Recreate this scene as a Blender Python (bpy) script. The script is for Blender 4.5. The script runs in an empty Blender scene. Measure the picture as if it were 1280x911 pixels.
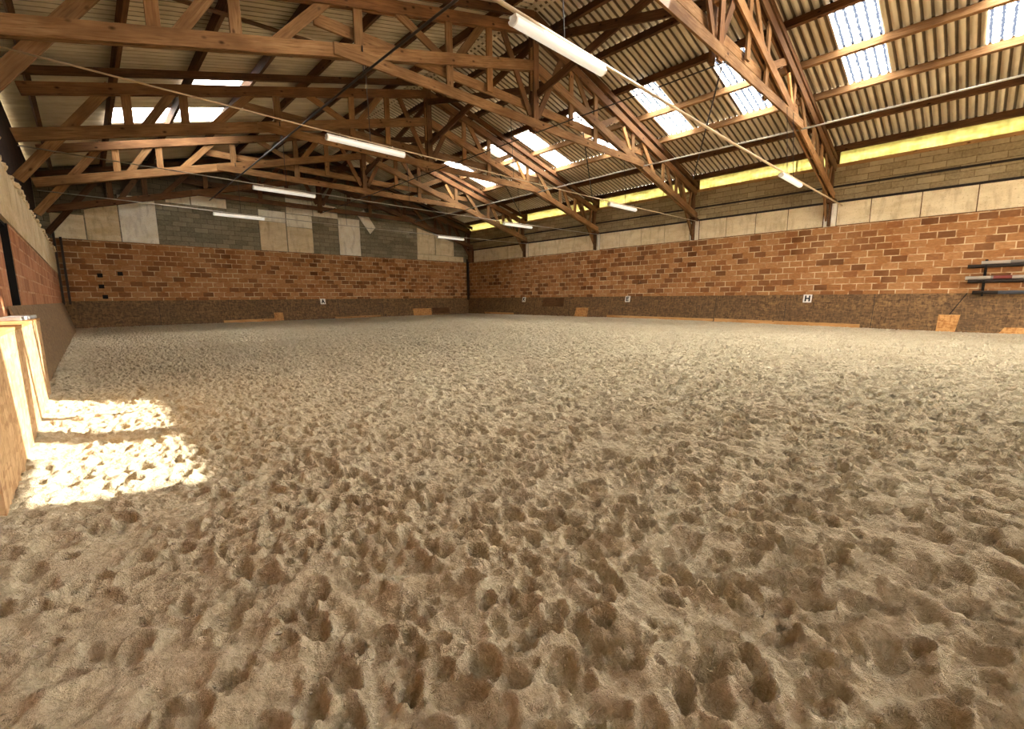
import bpy, math, random
import numpy as np
from mathutils import Vector, Matrix
random.seed(7)
SC = bpy.context.scene
COL = SC.collection

# ------------------------------------------------------------------ helpers
def srgb(r, g, b):
    def f(c):
        c /= 255.0
        return c / 12.92 if c <= 0.04045 else ((c + 0.055) / 1.055) ** 2.4
    return (f(r), f(g), f(b), 1.0)

class MB:
    """collects shapes with metre-scaled UVs and links them as ONE mesh object"""
    def __init__(s):
        s.v = []; s.f = []; s.uv = []
    def face(s, pts, uvs):
        i = len(s.v); s.v += [tuple(p) for p in pts]
        s.f.append(tuple(range(i, i + len(pts)))); s.uv += [tuple(u) for u in uvs]
    def box(s, x0, x1, y0, y1, z0, z1):
        s.obox(Vector(((x0 + x1) / 2, (y0 + y1) / 2, (z0 + z1) / 2)),
               (Vector((1, 0, 0)), Vector((0, 1, 0)), Vector((0, 0, 1))),
               (abs(x1 - x0), abs(y1 - y0), abs(z1 - z0)), world=True)
    def obox(s, c, ax, size, world=False, bev=0.0):
        """box with a shared vertex set; U runs along axis 0 of the two face axes that is longest"""
        h = [d / 2 for d in size]
        base = len(s.v)
        for sx in (-1, 1):
            for sy in (-1, 1):
                for sz in (-1, 1):
                    s.v.append(tuple(c + ax[0] * h[0] * sx + ax[1] * h[1] * sy + ax[2] * h[2] * sz))
        idx = lambda a, b, d: base + (a * 4 + b * 2 + d)
        quads = [((0,0,0),(0,0,1),(0,1,1),(0,1,0),0), ((1,0,0),(1,1,0),(1,1,1),(1,0,1),0),
                 ((0,0,0),(1,0,0),(1,0,1),(0,0,1),1), ((0,1,0),(0,1,1),(1,1,1),(1,1,0),1),
                 ((0,0,0),(0,1,0),(1,1,0),(1,0,0),2), ((0,0,1),(1,0,1),(1,1,1),(0,1,1),2)]
        ro = 0 if world else random.random() * 20
        for q in quads:
            k = q[4]; o = [a for a in (0, 1, 2) if a != k]
            if world:
                o = {0: (1, 2), 1: (0, 2), 2: (0, 1)}[k]
            elif size[o[0]] < size[o[1]]:
                o = o[::-1]
            s.f.append(tuple(idx(*p) for p in q[:4]))
            for p in q[:4]:
                if world:
                    w = s.v[idx(*p)]; s.uv.append((w[o[0]], w[o[1]]))
                else:
                    s.uv.append(((p[o[0]] - .5) * size[o[0]] + ro, (p[o[1]] - .5) * size[o[1]] + ro * .37))
    def beam(s, p0, p1, w, d, side=Vector((0, 1, 0))):
        """timber from p0 to p1; w = thickness along `side`, d = depth across"""
        p0 = Vector(p0); p1 = Vector(p1); a = (p1 - p0); L = a.length; a.normalize()
        sd = (side - a * side.dot(a)).normalized(); u = sd.cross(a).normalized()
        s.obox((p0 + p1) / 2, (a, sd, u), (L, w, d))
    def tube(s, pts, r, n=8, cap=True):
        pts = [Vector(p) for p in pts]; base = len(s.v); L = 0
        m = len(pts)
        for i, p in enumerate(pts):
            t = (pts[min(i + 1, m - 1)] - pts[max(i - 1, 0)]).normalized()
            up = Vector((0, 0, 1)) if abs(t.z) < .9 else Vector((1, 0, 0))
            x = t.cross(up).normalized(); y = x.cross(t)
            for k in range(n):
                a = 2 * math.pi * k / n
                s.v.append(tuple(p + x * r * math.cos(a) + y * r * math.sin(a)))
        for i in range(m - 1):
            l1 = L + (pts[i + 1] - pts[i]).length
            for k in range(n):
                k2 = (k + 1) % n
                s.f.append((base + i * n + k, base + i * n + k2, base + (i + 1) * n + k2, base + (i + 1) * n + k))
                c = 2 * math.pi * r / n
                s.uv += [(L, k * c), (L, (k + 1) * c), (l1, (k + 1) * c), (l1, k * c)]
            L = l1
        if cap:
            s.f.append(tuple(base + k for k in range(n))[::-1]); s.uv += [(0, 0)] * n
            s.f.append(tuple(base + (m - 1) * n + k for k in range(n))); s.uv += [(0, 0)] * n
    def prism(s, poly, ext, ua, va):
        """poly: list of points; extruded by vector ext; ua, va give uv axes of the caps"""
        ext = Vector(ext); P = [Vector(p) for p in poly]; n = len(P); b = len(s.v)
        ua = Vector(ua); va = Vector(va)
        s.v += [tuple(p) for p in P] + [tuple(p + ext) for p in P]
        s.f.append(tuple(range(b, b + n))); s.uv += [(p.dot(ua), p.dot(va)) for p in P]
        s.f.append(tuple(b + n + i for i in reversed(range(n)))); s.uv += [(p.dot(ua), p.dot(va)) for p in reversed(P)]
        run = 0
        for i in range(n):
            j = (i + 1) % n; l = (P[j] - P[i]).length
            s.f.append((b + i, b + n + i, b + n + j, b + j))
            s.uv += [(0, run), (ext.length, run), (ext.length, run + l), (0, run + l)]
            run += l
    def build(s, name, mat, parent=None, origin=None, smooth=False, bevel=0.0):
        if parent is not None:
            o0 = Vector(parent['_loc'])
        else:
            vs = np.array(s.v)
            o0 = Vector(origin) if origin is not None else Vector((float(vs[:, 0].mean()), float(vs[:, 1].mean()), float(vs[:, 2].min())))
        me = bpy.data.meshes.new(name)
        me.from_pydata([tuple(Vector(p) - o0) for p in s.v], [], s.f)
        uvl = me.uv_layers.new(name='UVMap')
        uvl.data.foreach_set('uv', np.array(s.uv, dtype=np.float32).ravel())
        me.materials.append(mat)
        me.validate(); 
        # consistent outward normals
        import bmesh
        bm = bmesh.new(); bm.from_mesh(me); bmesh.ops.recalc_face_normals(bm, faces=bm.faces); bm.to_mesh(me); bm.free()
        if smooth:
            me.polygons.foreach_set('use_smooth', [True] * len(me.polygons))
        o = bpy.data.objects.new(name, me); COL.objects.link(o)
        if parent is not None:
            o.parent = parent; 
        else:
            o.location = o0
        o['_loc'] = tuple(o0)
        if bevel:
            b = o.modifiers.new('bevel', 'BEVEL'); b.width = bevel; b.segments = 2; b.limit_method = 'ANGLE'
        return o

def empty(name, loc):
    o = bpy.data.objects.new(name, None); COL.objects.link(o); o.location = loc
    o.empty_display_size = .2; o['_loc'] = tuple(loc); return o
def tag(o, label, cat, group=None, kind=None):
    o['label'] = label; o['category'] = cat
    if group: o['group'] = group
    if kind: o['kind'] = kind
    return o
def struct(o, label, cat):
    return tag(o, label, cat, kind='structure')

# ------------------------------------------------------------------ materials
class NT:
    def __init__(s, name):
        s.m = bpy.data.materials.new(name); s.m.use_nodes = True
        s.t = s.m.node_tree; s.t.nodes.clear()
        s.out = s.n('ShaderNodeOutputMaterial')
    def n(s, typ, **kw):
        x = s.t.nodes.new(typ)
        for k, v in kw.items():
            if k == 'ins':
                for a, b in v.items(): x.inputs[a].default_value = b
            else: setattr(x, k, v)
        return x
    def l(s, a, b): s.t.links.new(a, b)
    def bsdf(s, rough=.85, spec=.2, metal=0):
        b = s.n('ShaderNodeBsdfPrincipled'); b.inputs['Roughness'].default_value = rough
        b.inputs['Specular IOR Level'].default_value = spec; b.inputs['Metallic'].default_value = metal
        s.l(b.outputs[0], s.out.inputs[0]); return b
    def uv(s, sx=1, sy=1, rnd=False):
        u = s.n('ShaderNodeUVMap'); mp = s.n('ShaderNodeMapping'); s.l(u.outputs[0], mp.inputs[0])
        mp.inputs['Scale'].default_value = (sx, sy, 1)
        if rnd:
            oi = s.n('ShaderNodeObjectInfo'); cb = s.n('ShaderNodeCombineXYZ')
            mu = s.n('ShaderNodeMath', operation='MULTIPLY'); mu.inputs[1].default_value = 37.0
            s.l(oi.outputs['Random'], mu.inputs[0]); s.l(mu.outputs[0], cb.inputs[0]); s.l(mu.outputs[0], cb.inputs[1])
            s.l(cb.outputs[0], mp.inputs['Location'])
        return mp.outputs[0]
    def noise(s, vec, scale, detail=4, rough=.55, dist=0):
        x = s.n('ShaderNodeTexNoise'); x.inputs['Scale'].default_value = scale
        x.inputs['Detail'].default_value = detail; x.inputs['Roughness'].default_value = rough
        x.inputs['Distortion'].default_value = dist
        if vec is not None: s.l(vec, x.inputs['Vector'])
        return x.outputs['Fac']
    def ramp(s, fac, stops, interp='LINEAR'):
        r = s.n('ShaderNodeValToRGB'); r.color_ramp.interpolation = interp
        e = r.color_ramp.elements
        while len(e) < len(stops): e.new(.5)
        for i, (p, c) in enumerate(stops): e[i].position = p; e[i].color = c
        s.l(fac, r.inputs[0]); return r.outputs[0]
    def mix(s, fac, a, b, mode='MIX'):
        x = s.n('ShaderNodeMix', data_type='RGBA', blend_type=mode)
        for sock, v in ((x.inputs[0], fac), (x.inputs[6], a), (x.inputs[7], b)):
            if hasattr(v, 'links') or hasattr(v, 'is_linked'): s.l(v, sock)
            else: sock.default_value = v
        return x.outputs[2]
    def bump(s, h, b, strength=.4, dist=.02):
        x = s.n('ShaderNodeBump'); x.inputs['Strength'].default_value = strength; x.inputs['Distance'].default_value = dist
        s.l(h, x.inputs['Height']); s.l(x.outputs[0], b.inputs['Normal'])

def g(v): return (v, v, v, 1)

def wood(name, c1, c2, c3, knots=True, rough=.75):
    t = NT(name); b = t.bsdf(rough, .1)
    v = t.uv(1.2, 16, True); n1 = t.noise(v, 2.0, 5, .6, .6)
    col = t.ramp(n1, [(.25, c2), (.5, c1), (.75, c3)])
    v2 = t.uv(.7, 1.3, True); n2 = t.noise(v2, 1.4, 3)
    col = t.mix(t.ramp(n2, [(.35, g(0)), (.75, g(1))]), col, c2)
    oi = t.n('ShaderNodeObjectInfo')
    tone = t.ramp(oi.outputs['Random'], [(0, g(.72)), (.5, g(1.0)), (1, (1.15, 1.08, 1.0, 1))])
    col = t.mix(1.0, col, tone, 'MULTIPLY')
    if knots:
        vo = t.n('ShaderNodeTexVoronoi'); vo.inputs['Scale'].default_value = 1.0
        t.l(t.uv(3.0, 5.0, True), vo.inputs['Vector'])
        k = t.ramp(vo.outputs['Distance'], [(.05, g(1)), (.17, g(0))])
        col = t.mix(k, col, (c2[0] * .35, c2[1] * .3, c2[2] * .3, 1))
    t.l(col, b.inputs['Base Color']); t.bump(n1, b, .25, .01); return t.m

def brick(name, dark, mid, light, mortar, tint=None):
    t = NT(name); b = t.bsdf(.9, .15)
    v = t.uv()
    br = t.n('ShaderNodeTexBrick'); br.offset = .5
    for k, x in {'Scale': 1.0, 'Brick Width': .40, 'Row Height': .21, 'Mortar Size': .015, 'Mortar Smooth': .2, 'Bias': 0.0,
                 'Color1': g(0), 'Color2': g(1), 'Mortar': g(.5)}.items(): br.inputs[k].default_value = x
    nz = t.n('ShaderNodeTexNoise'); nz.inputs['Scale'].default_value = 6; t.l(v, nz.inputs['Vector'])
    vm = t.n('ShaderNodeVectorMath', operation='MULTIPLY_ADD'); vm.inputs[1].default_value = (.012, .012, 0)
    t.l(nz.outputs['Color'], vm.inputs[0]); t.l(v, vm.inputs[2]); t.l(vm.outputs[0], br.inputs['Vector'])
    col = t.ramp(br.outputs['Color'], [(0.0, dark), (.12, dark), (.3, tuple((a + c) / 2 for a, c in zip(dark, mid))), (.45, mid), (.75, light), (1.0, mid)])
    n2 = t.noise(t.uv(1, 1), .55, 4)
    col = t.mix(t.ramp(n2, [(.35, g(0)), (.7, g(.55))]), col, light)
    n3 = t.noise(t.uv(9, 22), 1.0, 4)
    col = t.mix(t.ramp(n3, [(.35, g(.35)), (.65, g(0))]), col, dark)
    n4 = t.noise(t.uv(1, 1), 3.0, 3)
    mo = t.mix(t.ramp(n4, [(.4, g(0)), (.62, g(1))]), mortar, mid)
    col = t.mix(br.outputs['Fac'], col, mo)
    t.l(col, b.inputs['Base Color'])
    inv = t.n('ShaderNodeMath', operation='SUBTRACT'); inv.inputs[0].default_value = 1; t.l(br.outputs['Fac'], inv.inputs[1])
    t.bump(inv.outputs[0], b, .5, .012); return t.m

def block(name, c1, c2, mortar, w=.5, h=.2):
    t = NT(name); b = t.bsdf(.95, .1); v = t.uv()
    br = t.n('ShaderNodeTexBrick'); br.offset = .5
    for k, x in {'Scale': 1.0, 'Brick Width': w, 'Row Height': h, 'Mortar Size': .012, 'Mortar Smooth': .3,
                 'Color1': c1, 'Color2': c2, 'Mortar': mortar}.items(): br.inputs[k].default_value = x
    nz = t.n('ShaderNodeTexNoise'); nz.inputs['Scale'].default_value = 4; t.l(v, nz.inputs['Vector'])
    vm = t.n('ShaderNodeVectorMath', operation='MULTIPLY_ADD'); vm.inputs[1].default_value = (.02, .02, 0)
    t.l(nz.outputs['Color'], vm.inputs[0]); t.l(v, vm.inputs[2]); t.l(vm.outputs[0], br.inputs['Vector'])
    n2 = t.noise(t.uv(1, 1), 1.1, 6, .65)
    col = t.mix(t.ramp(n2, [(.35, g(0)), (.7, g(.6))]), br.outputs['Color'], (c1[0] * .6, c1[1] * .57, c1[2] * .5, 1))
    n3 = t.noise(t.uv(1, 1), 14, 5, .7)
    col = t.mix(t.ramp(n3, [(.3, g(.35)), (.6, g(0))]), col, (c2[0] * 1.25, c2[1] * 1.25, c2[2] * 1.2, 1))
    t.l(col, b.inputs['Base Color'])
    inv = t.n('ShaderNodeMath', operation='SUBTRACT'); inv.inputs[0].default_value = 1; t.l(br.outputs['Fac'], inv.inputs[1])
    t.bump(inv.outputs[0], b, .5, .015); return t.m

def concrete(name, c1, c2, stain, sx=1, sy=1):
    t = NT(name); b = t.bsdf(.9, .15)
    n1 = t.noise(t.uv(sx, sy, True), 1.6, 6, .6, .4); n2 = t.noise(t.uv(2.2, .6, True), 2.2, 5, .6)
    col = t.ramp(n1, [(.3, c2), (.6, c1)])
    col = t.mix(t.ramp(n2, [(.5, g(0)), (.8, g(.7))]), col, stain)
    n3 = t.noise(t.uv(1, 1, True), 26, 3)
    col = t.mix(t.ramp(n3, [(.3, g(.5)), (.42, g(0))]), col, stain)
    t.l(col, b.inputs['Base Color']); t.bump(n3, b, .15, .01); return t.m

def osb(name, c1, c2, c3, dirt=None, sc=1.0):
    t = NT(name); b = t.bsdf(.7, .3)
    def flakes(sx, sy, rot):
        u = t.n('ShaderNodeUVMap'); mp = t.n('ShaderNodeMapping'); t.l(u.outputs[0], mp.inputs[0])
        mp.inputs['Rotation'].default_value = (0, 0, rot); mp.inputs['Scale'].default_value = (sx * sc, sy * sc, 1)
        nz = t.n('ShaderNodeTexNoise'); nz.inputs['Scale'].default_value = 1.2; t.l(mp.outputs[0], nz.inputs['Vector'])
        vm = t.n('ShaderNodeVectorMath', operation='MULTIPLY_ADD'); vm.inputs[1].default_value = (1.2, 1.2, 0)
        t.l(nz.outputs['Color'], vm.inputs[0]); t.l(mp.outputs[0], vm.inputs[2])
        vo = t.n('ShaderNodeTexVoronoi'); vo.inputs['Scale'].default_value = 1.0; t.l(vm.outputs[0], vo.inputs['Vector'])
        sep = t.n('ShaderNodeSeparateColor'); t.l(vo.outputs['Color'], sep.inputs[0])
        return sep.outputs[0]
    f1 = flakes(9, 30, .3); f2 = flakes(28, 10, -.25)
    col = t.mix(.5, t.ramp(f1, [(0, c2), (.5, c1), (1, c3)]), t.ramp(f2, [(0, c2), (.45, c1), (1, c3)]))
    if dirt:
        n = t.noise(t.uv(.6, 1.2, True), 1.6, 5, .65)
        col = t.mix(t.ramp(n, [(.3, g(.6)), (.7, g(.0))]), col, dirt)
    t.l(col, b.inputs['Base Color']); t.bump(f1, b, .12, .004); return t.m

def plain(name, c, rough=.6, spec=.3, metal=0, var=.25, sc=4):
    t = NT(name); b = t.bsdf(rough, spec, metal)
    n = t.noise(t.uv(1, 1, True), sc, 5, .6)
    col = t.ramp(n, [(.3, (c[0] * (1 - var), c[1] * (1 - var), c[2] * (1 - var), 1)), (.7, c)])
    t.l(col, b.inputs['Base Color']); return t.m

M = {}
M['timber'] = wood('timber', srgb(156, 118, 78), srgb(106, 74, 44), srgb(178, 142, 100))
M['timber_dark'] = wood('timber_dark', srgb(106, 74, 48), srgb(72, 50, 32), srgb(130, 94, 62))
M['timber_old'] = wood('timber_old', srgb(136, 98, 64), srgb(94, 64, 40), srgb(156, 116, 78))
M['plank'] = wood('plank', srgb(205, 160, 105), srgb(168, 120, 70), srgb(222, 182, 130))
M['gable'] = wood('gable', srgb(66, 48, 34), srgb(40, 28, 20), srgb(84, 64, 46))
M['brick'] = brick('brick', srgb(100, 60, 32), srgb(162, 108, 62), srgb(188, 138, 90), srgb(212, 186, 144))
M['brick_pale'] = brick('brick_pale', srgb(146, 92, 58), srgb(176, 118, 78), srgb(192, 136, 98), srgb(200, 160, 124))
M['block'] = block('block', srgb(116, 108, 88), srgb(160, 150, 124), srgb(92, 84, 66))
M['block_pale'] = block('block_pale', srgb(138, 120, 88), srgb(182, 164, 128), srgb(112, 94, 66), .6, .19)
M['block_shaded'] = block('block_shaded', srgb(88, 78, 60), srgb(104, 92, 72), srgb(62, 54, 42))  # darker copy of the block, gable shade put into its colour
M['panel'] = concrete('concrete_panel', srgb(232, 214, 176), srgb(214, 192, 150), srgb(160, 128, 84), .8, 2.5)
M['panel_white'] = concrete('panel_white', srgb(244, 237, 218), srgb(226, 214, 186), srgb(160, 144, 112))
M['render'] = concrete('render_band', srgb(222, 202, 162), srgb(200, 172, 126), srgb(126, 96, 60), .5, 1.5)
M['osb_dirty'] = osb('osb_dirty', srgb(116, 86, 52), srgb(70, 48, 26), srgb(160, 124, 78), srgb(88, 66, 42))
M['osb_new'] = osb('osb_new', srgb(198, 160, 114), srgb(160, 116, 72), srgb(218, 184, 138))
M['osb_orange'] = osb('osb_orange', srgb(192, 136, 76), srgb(152, 98, 46), srgb(214, 164, 100))
M['osb_grey'] = osb('osb_grey', srgb(138, 110, 76), srgb(108, 82, 54), srgb(160, 132, 96), srgb(124, 100, 70))
M['steel_dark'] = plain('steel_dark', srgb(60, 48, 36), .55, .4, .3)
M['steel_grey'] = plain('steel_grey', srgb(186, 176, 158), .5, .5, .4)
M['conduit'] = plain('conduit', srgb(212, 186, 146), .5, .4)
M['white_metal'] = plain('white_metal', srgb(236, 232, 220), .4, .5, 0, .08)
M['black'] = plain('black', srgb(24, 21, 18), .8, .2)
M['red'] = plain('red', srgb(128, 56, 46), .5, .4)
M['pole_white'] = plain('pole_white', srgb(184, 170, 150), .5, .4)
M['pole_grey'] = plain('pole_grey', srgb(128, 118, 106), .5, .4)
M['pole_blue'] = plain('pole_blue', srgb(74, 76, 80), .5, .4)
M['pole_black'] = plain('pole_black', srgb(42, 32, 24), .6, .3)
M['letter'] = plain('letter_black', srgb(22, 22, 26), .6, .3)
M['foam'] = concrete('foam', srgb(228, 208, 168), srgb(196, 168, 122), srgb(120, 92, 58), 2, 2)
M['slate'] = plain('slab', srgb(196, 192, 184), .7, .3, 0, .45, 7)
M['yard'] = plain('yard_gravel', srgb(190, 176, 150), .95, .1)

def mat_cement():
    t = NT('fibre_cement'); b = t.bsdf(.9, .15)
    n1 = t.noise(t.uv(.5, 3.0), 1.5, 5, .6); n2 = t.noise(t.uv(1, 1), .7, 4)
    col = t.ramp(n1, [(.3, srgb(192, 174, 142)), (.65, srgb(226, 212, 182))])
    col = t.mix(t.ramp(n2, [(.4, g(0)), (.75, g(.6))]), col, srgb(176, 158, 130))
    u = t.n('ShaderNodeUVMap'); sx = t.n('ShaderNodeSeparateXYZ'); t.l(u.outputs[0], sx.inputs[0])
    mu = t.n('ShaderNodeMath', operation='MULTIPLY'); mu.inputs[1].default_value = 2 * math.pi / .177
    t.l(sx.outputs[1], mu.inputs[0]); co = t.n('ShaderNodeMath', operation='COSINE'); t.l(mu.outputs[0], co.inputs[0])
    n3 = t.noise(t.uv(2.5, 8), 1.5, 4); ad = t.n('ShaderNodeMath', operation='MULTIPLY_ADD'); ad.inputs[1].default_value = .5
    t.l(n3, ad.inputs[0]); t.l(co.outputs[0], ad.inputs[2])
    shade_grime = t.ramp(ad.outputs[0], [(.38, g(0)), (.85, g(.95))])      # dirt in the deep flutes, with their shade painted in too
    col = t.mix(shade_grime, col, srgb(92, 74, 52))
    t.l(col, b.inputs['Base Color']); return t.m
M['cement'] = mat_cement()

def mat_skylight():
    # daylit translucent corrugated sheet with dirt lying in the flutes
    t = NT('skylight_sheet')
    u = t.n('ShaderNodeUVMap'); sx = t.n('ShaderNodeSeparateXYZ'); t.l(u.outputs[0], sx.inputs[0])
    mu = t.n('ShaderNodeMath', operation='MULTIPLY'); mu.inputs[1].default_value = 2 * math.pi / .177
    t.l(sx.outputs[1], mu.inputs[0]); co = t.n('ShaderNodeMath', operation='COSINE'); t.l(mu.outputs[0], co.inputs[0])
    n = t.noise(t.uv(6, 6), 2.0, 5, .7)
    ad = t.n('ShaderNodeMath', operation='MULTIPLY_ADD'); ad.inputs[1].default_value = 1.6; t.l(n, ad.inputs[0]); hc = t.n('ShaderNodeMath', operation='MULTIPLY_ADD'); hc.inputs[1].default_value = .5; hc.inputs[2].default_value = -.35; t.l(co.outputs[0], hc.inputs[0]); t.l(hc.outputs[0], ad.inputs[2])
    dirt = t.ramp(ad.outputs[0], [(.52, g(0)), (.74, g(1))])
    col = t.mix(dirt, (.97, .98, 1.0, 1), (.012, .014, .019, 1))
    tr = t.n('ShaderNodeBsdfTranslucent'); t.l(col, tr.inputs[0]); t.l(tr.outputs[0], t.out.inputs[0])
    return t.m
M['skylight'] = mat_skylight()

def mat_yellow():
    t = NT('yellow_sheet')
    n = t.noise(t.uv(1, 3), 2.2, 4)
    col = t.ramp(n, [(.3, srgb(156, 153, 108)), (.7, srgb(192, 188, 152))])
    tr = t.n('ShaderNodeBsdfTranslucent'); t.l(col, tr.inputs[0])
    df = t.n('ShaderNodeBsdfDiffuse'); t.l(col, df.inputs[0])
    mx = t.n('ShaderNodeMixShader'); mx.inputs[0].default_value = .3
    t.l(tr.outputs[0], mx.inputs[1]); t.l(df.outputs[0], mx.inputs[2]); t.l(mx.outputs[0], t.out.inputs[0]); return t.m
M['yellow'] = mat_yellow()

def mat_tube():
    t = NT('tube_diffuser'); b = t.bsdf(.35, .5)
    b.inputs['Base Color'].default_value = srgb(240, 236, 224)
    b.inputs['Emission Color'].default_value = (1, .96, .86, 1); b.inputs['Emission Strength'].default_value = TUBE_E
    return t.m

def mat_sand():
    t = NT('sand'); b = t.bsdf(.95, .08)
    tc = t.n('ShaderNodeTexCoord'); P = tc.outputs['Object']
    n1 = t.noise(P, .35, 4); n2 = t.noise(P, 38, 6, .7); n3 = t.noise(P, 4.0, 5, .6)
    col = t.ramp(n2, [(.25, srgb(164, 147, 114)), (.5, srgb(216, 201, 166)), (.75, srgb(238, 227, 197))])
    col = t.mix(t.ramp(n3, [(.35, g(.35)), (.65, g(0))]), col, srgb(176, 154, 122))
    col = t.mix(t.ramp(n1, [(.35, g(0)), (.7, g(.3))]), col, srgb(188, 164, 128))
    # stray shavings and fibres mixed in the footing
    mp = t.n('ShaderNodeMapping'); mp.inputs['Scale'].default_value = (30, 110, 30); mp.inputs['Rotation'].default_value = (0, 0, .5); t.l(P, mp.inputs[0])
    wn = t.n('ShaderNodeTexNoise'); wn.inputs['Scale'].default_value = 9; t.l(P, wn.inputs['Vector'])
    vm = t.n('ShaderNodeVectorMath', operation='MULTIPLY_ADD'); vm.inputs[1].default_value = (5, 5, 0); t.l(wn.outputs['Color'], vm.inputs[0]); t.l(mp.outputs[0], vm.inputs[2])
    vo = t.n('ShaderNodeTexVoronoi'); vo.inputs['Scale'].default_value = 1; t.l(vm.outputs[0], vo.inputs['Vector'])
    fl = t.ramp(vo.outputs['Distance'], [(.10, g(.55)), (.22, g(0))])
    col = t.mix(fl, col, srgb(236, 222, 196))
    t.l(col, b.inputs['Base Color'])
    pv = t.n('ShaderNodeTexVoronoi'); pv.inputs['Scale'].default_value = 9.0; pw = t.noise(P, 5, 3)
    pm = t.n('ShaderNodeVectorMath', operation='MULTIPLY_ADD'); pm.inputs[1].default_value = (.12, .12, .12)
    pn = t.n('ShaderNodeTexNoise'); pn.inputs['Scale'].default_value = 7; t.l(P, pn.inputs['Vector'])
    t.l(pn.outputs['Color'], pm.inputs[0]); t.l(P, pm.inputs[2]); t.l(pm.outputs[0], pv.inputs['Vector'])
    b2 = t.n('ShaderNodeBump'); b2.inputs['Strength'].default_value = .55; b2.inputs['Distance'].default_value = .04
    t.l(pv.outputs['Distance'], b2.inputs['Height'])
    hs = t.n('ShaderNodeMath', operation='ADD'); t.l(n2, hs.inputs[0]); t.l(fl, hs.inputs[1])
    t.bump(hs.outputs[0], b, 1.0, .026)
    bn = b.inputs['Normal'].links[0].from_node; t.l(b2.outputs[0], bn.inputs['Normal']); return t.m

# ------------------------------------------------------------------ tunables
TUBE_E = .22
SKY = 16.0
SUN = 9.0
EXPO = 1.02
M['tube'] = mat_tube(); M['sand'] = mat_sand()

# ------------------------------------------------------------------ camera
F, YAW, PITCH, ROLL = 556.9618, math.radians(43.43406), math.radians(8.50178), math.radians(-.50386)
cyw, syw, cp, sp = math.cos(YAW), math.sin(YAW), math.cos(PITCH), math.sin(PITCH)
fwd = Vector((syw * cp, cyw * cp, -sp)); r0 = Vector((cyw, -syw, 0)); u0 = r0.cross(fwd)
cr, sr = math.cos(ROLL), math.sin(ROLL)
right = r0 * cr + u0 * sr; up = u0 * cr - r0 * sr
cam = bpy.data.cameras.new('camera'); co = bpy.data.objects.new('camera', cam); COL.objects.link(co)
cam.sensor_width = 36; cam.lens = F / 1280 * 36; cam.clip_start = .05; cam.clip_end = 500
co.matrix_world = Matrix(((right.x, up.x, -fwd.x, 0), (right.y, up.y, -fwd.y, 0), (right.z, up.z, -fwd.z, 1.1), (0, 0, 0, 1)))
SC.camera = co

# ------------------------------------------------------------------ layout
XL, XR, YE, YB = -.62, 18.49, 23.65, -9.0     # left wall, right wall, end wall, open rear
RX = 8.95; SL = .27; RZ = 8.40                # ridge, slope, underside of sheets at the ridge
TY = [3.9, 8.55, 13.43, 18.3, 23.2]           # trusses
ZB = 3.40                                     # top of the brick band
roof_z = lambda x: RZ - SL * abs(x - RX)
E_Y = Vector((0, 1, 0)); E_X = Vector((1, 0, 0)); E_Z = Vector((0, 0, 1))

# ------------------------------------------------------------------ sand floor
def spacing(a, b, z0, fine, grow, mx):
    out = [a]
    while out[-1] < b:
        d = min(mx, fine + grow * max(0, abs(out[-1] - z0)))
        out.append(out[-1] + d)
    out[-1] = b; return np.array(out)
gx = spacing(XL, XR, .8, .009, .0032, .05)
gy = spacing(-2.0, YE, .8, .009, .0032, .055)
rng = np.random.default_rng(11)
NX, NY = len(gx), len(gy)
def vnoise(X, Y, s, seed):
    r = np.random.default_rng(seed); tab = r.random((512, 512))
    x = X / s + 100; y = Y / s + 100; xi = np.floor(x).astype(int); yi = np.floor(y).astype(int)
    fx = x - xi; fy = y - yi; fx = fx * fx * (3 - 2 * fx); fy = fy * fy * (3 - 2 * fy)
    t = lambda a, b: tab[a % 512, b % 512]
    return ((t(xi, yi) * (1 - fx) + t(xi + 1, yi) * fx) * (1 - fy) + (t(xi, yi + 1) * (1 - fx) + t(xi + 1, yi + 1) * fx) * fy) - .5
GX, GY = np.meshgrid(gx, gy, indexing='ij')
H = vnoise(GX, GY, 1.6, 1) * .06 + vnoise(GX, GY, .6, 2) * .05
def hoof(n, rmin, rmax, dmin, dmax, seed):
    r = np.random.default_rng(seed)
    px = r.uniform(XL - .2, XR, n); py = r.uniform(-2, YE, n)
    # riders go round the arena: prints follow the nearest wall more often than not
    ang = np.where(r.random(n) < .6, r.normal(math.pi / 2, .5, n), r.uniform(0, 2 * math.pi, n))
    rad = r.uniform(rmin, rmax, n); dep = r.uniform(dmin, dmax, n); el = r.uniform(1.0, 1.7, n)
    for k in range(n):
        R = rad[k] * 2.6 * el[k]
        i0, i1 = np.searchsorted(gx, [px[k] - R, px[k] + R]); j0, j1 = np.searchsorted(gy, [py[k] - R, py[k] + R])
        if i1 - i0 < 2 or j1 - j0 < 2: continue
        dx = gx[i0:i1, None] - px[k]; dy = gy[None, j0:j1] - py[k]
        c, s = math.cos(ang[k]), math.sin(ang[k])
        u = (dx * c + dy * s) / (rad[k] * el[k]); v = (-dx * s + dy * c) / rad[k]
        q = np.sqrt(u * u + v * v)
        # steep toe wall, gentler heel, pushed-up rim strongest behind the heel
        pit = -dep[k] * (1 + .3 * u * np.exp(-q)) / (1 + np.exp((q - .86) * 13))
        rim = dep[k] * .42 * np.exp(-((q - 1.22) / np.where(q < 1.22, .16, .34)) ** 2) * (1 - .5 * u / np.maximum(q, .3))
        old = H[i0:i1, j0:j1]
        w = 1 / (1 + np.exp((q - 1.1) * 7))
        H[i0:i1, j0:j1] = old * (1 - .55 * w) + pit + rim * .8
A = (XR - XL) * (YE + 2)
hoof(int(A * 50), .010, .02, .008, .02, 5)
hoof(int(A * 7), .055, .085, .03, .05, 3)
hoof(int(A * 60), .018, .031, .022, .042, 9)
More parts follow.
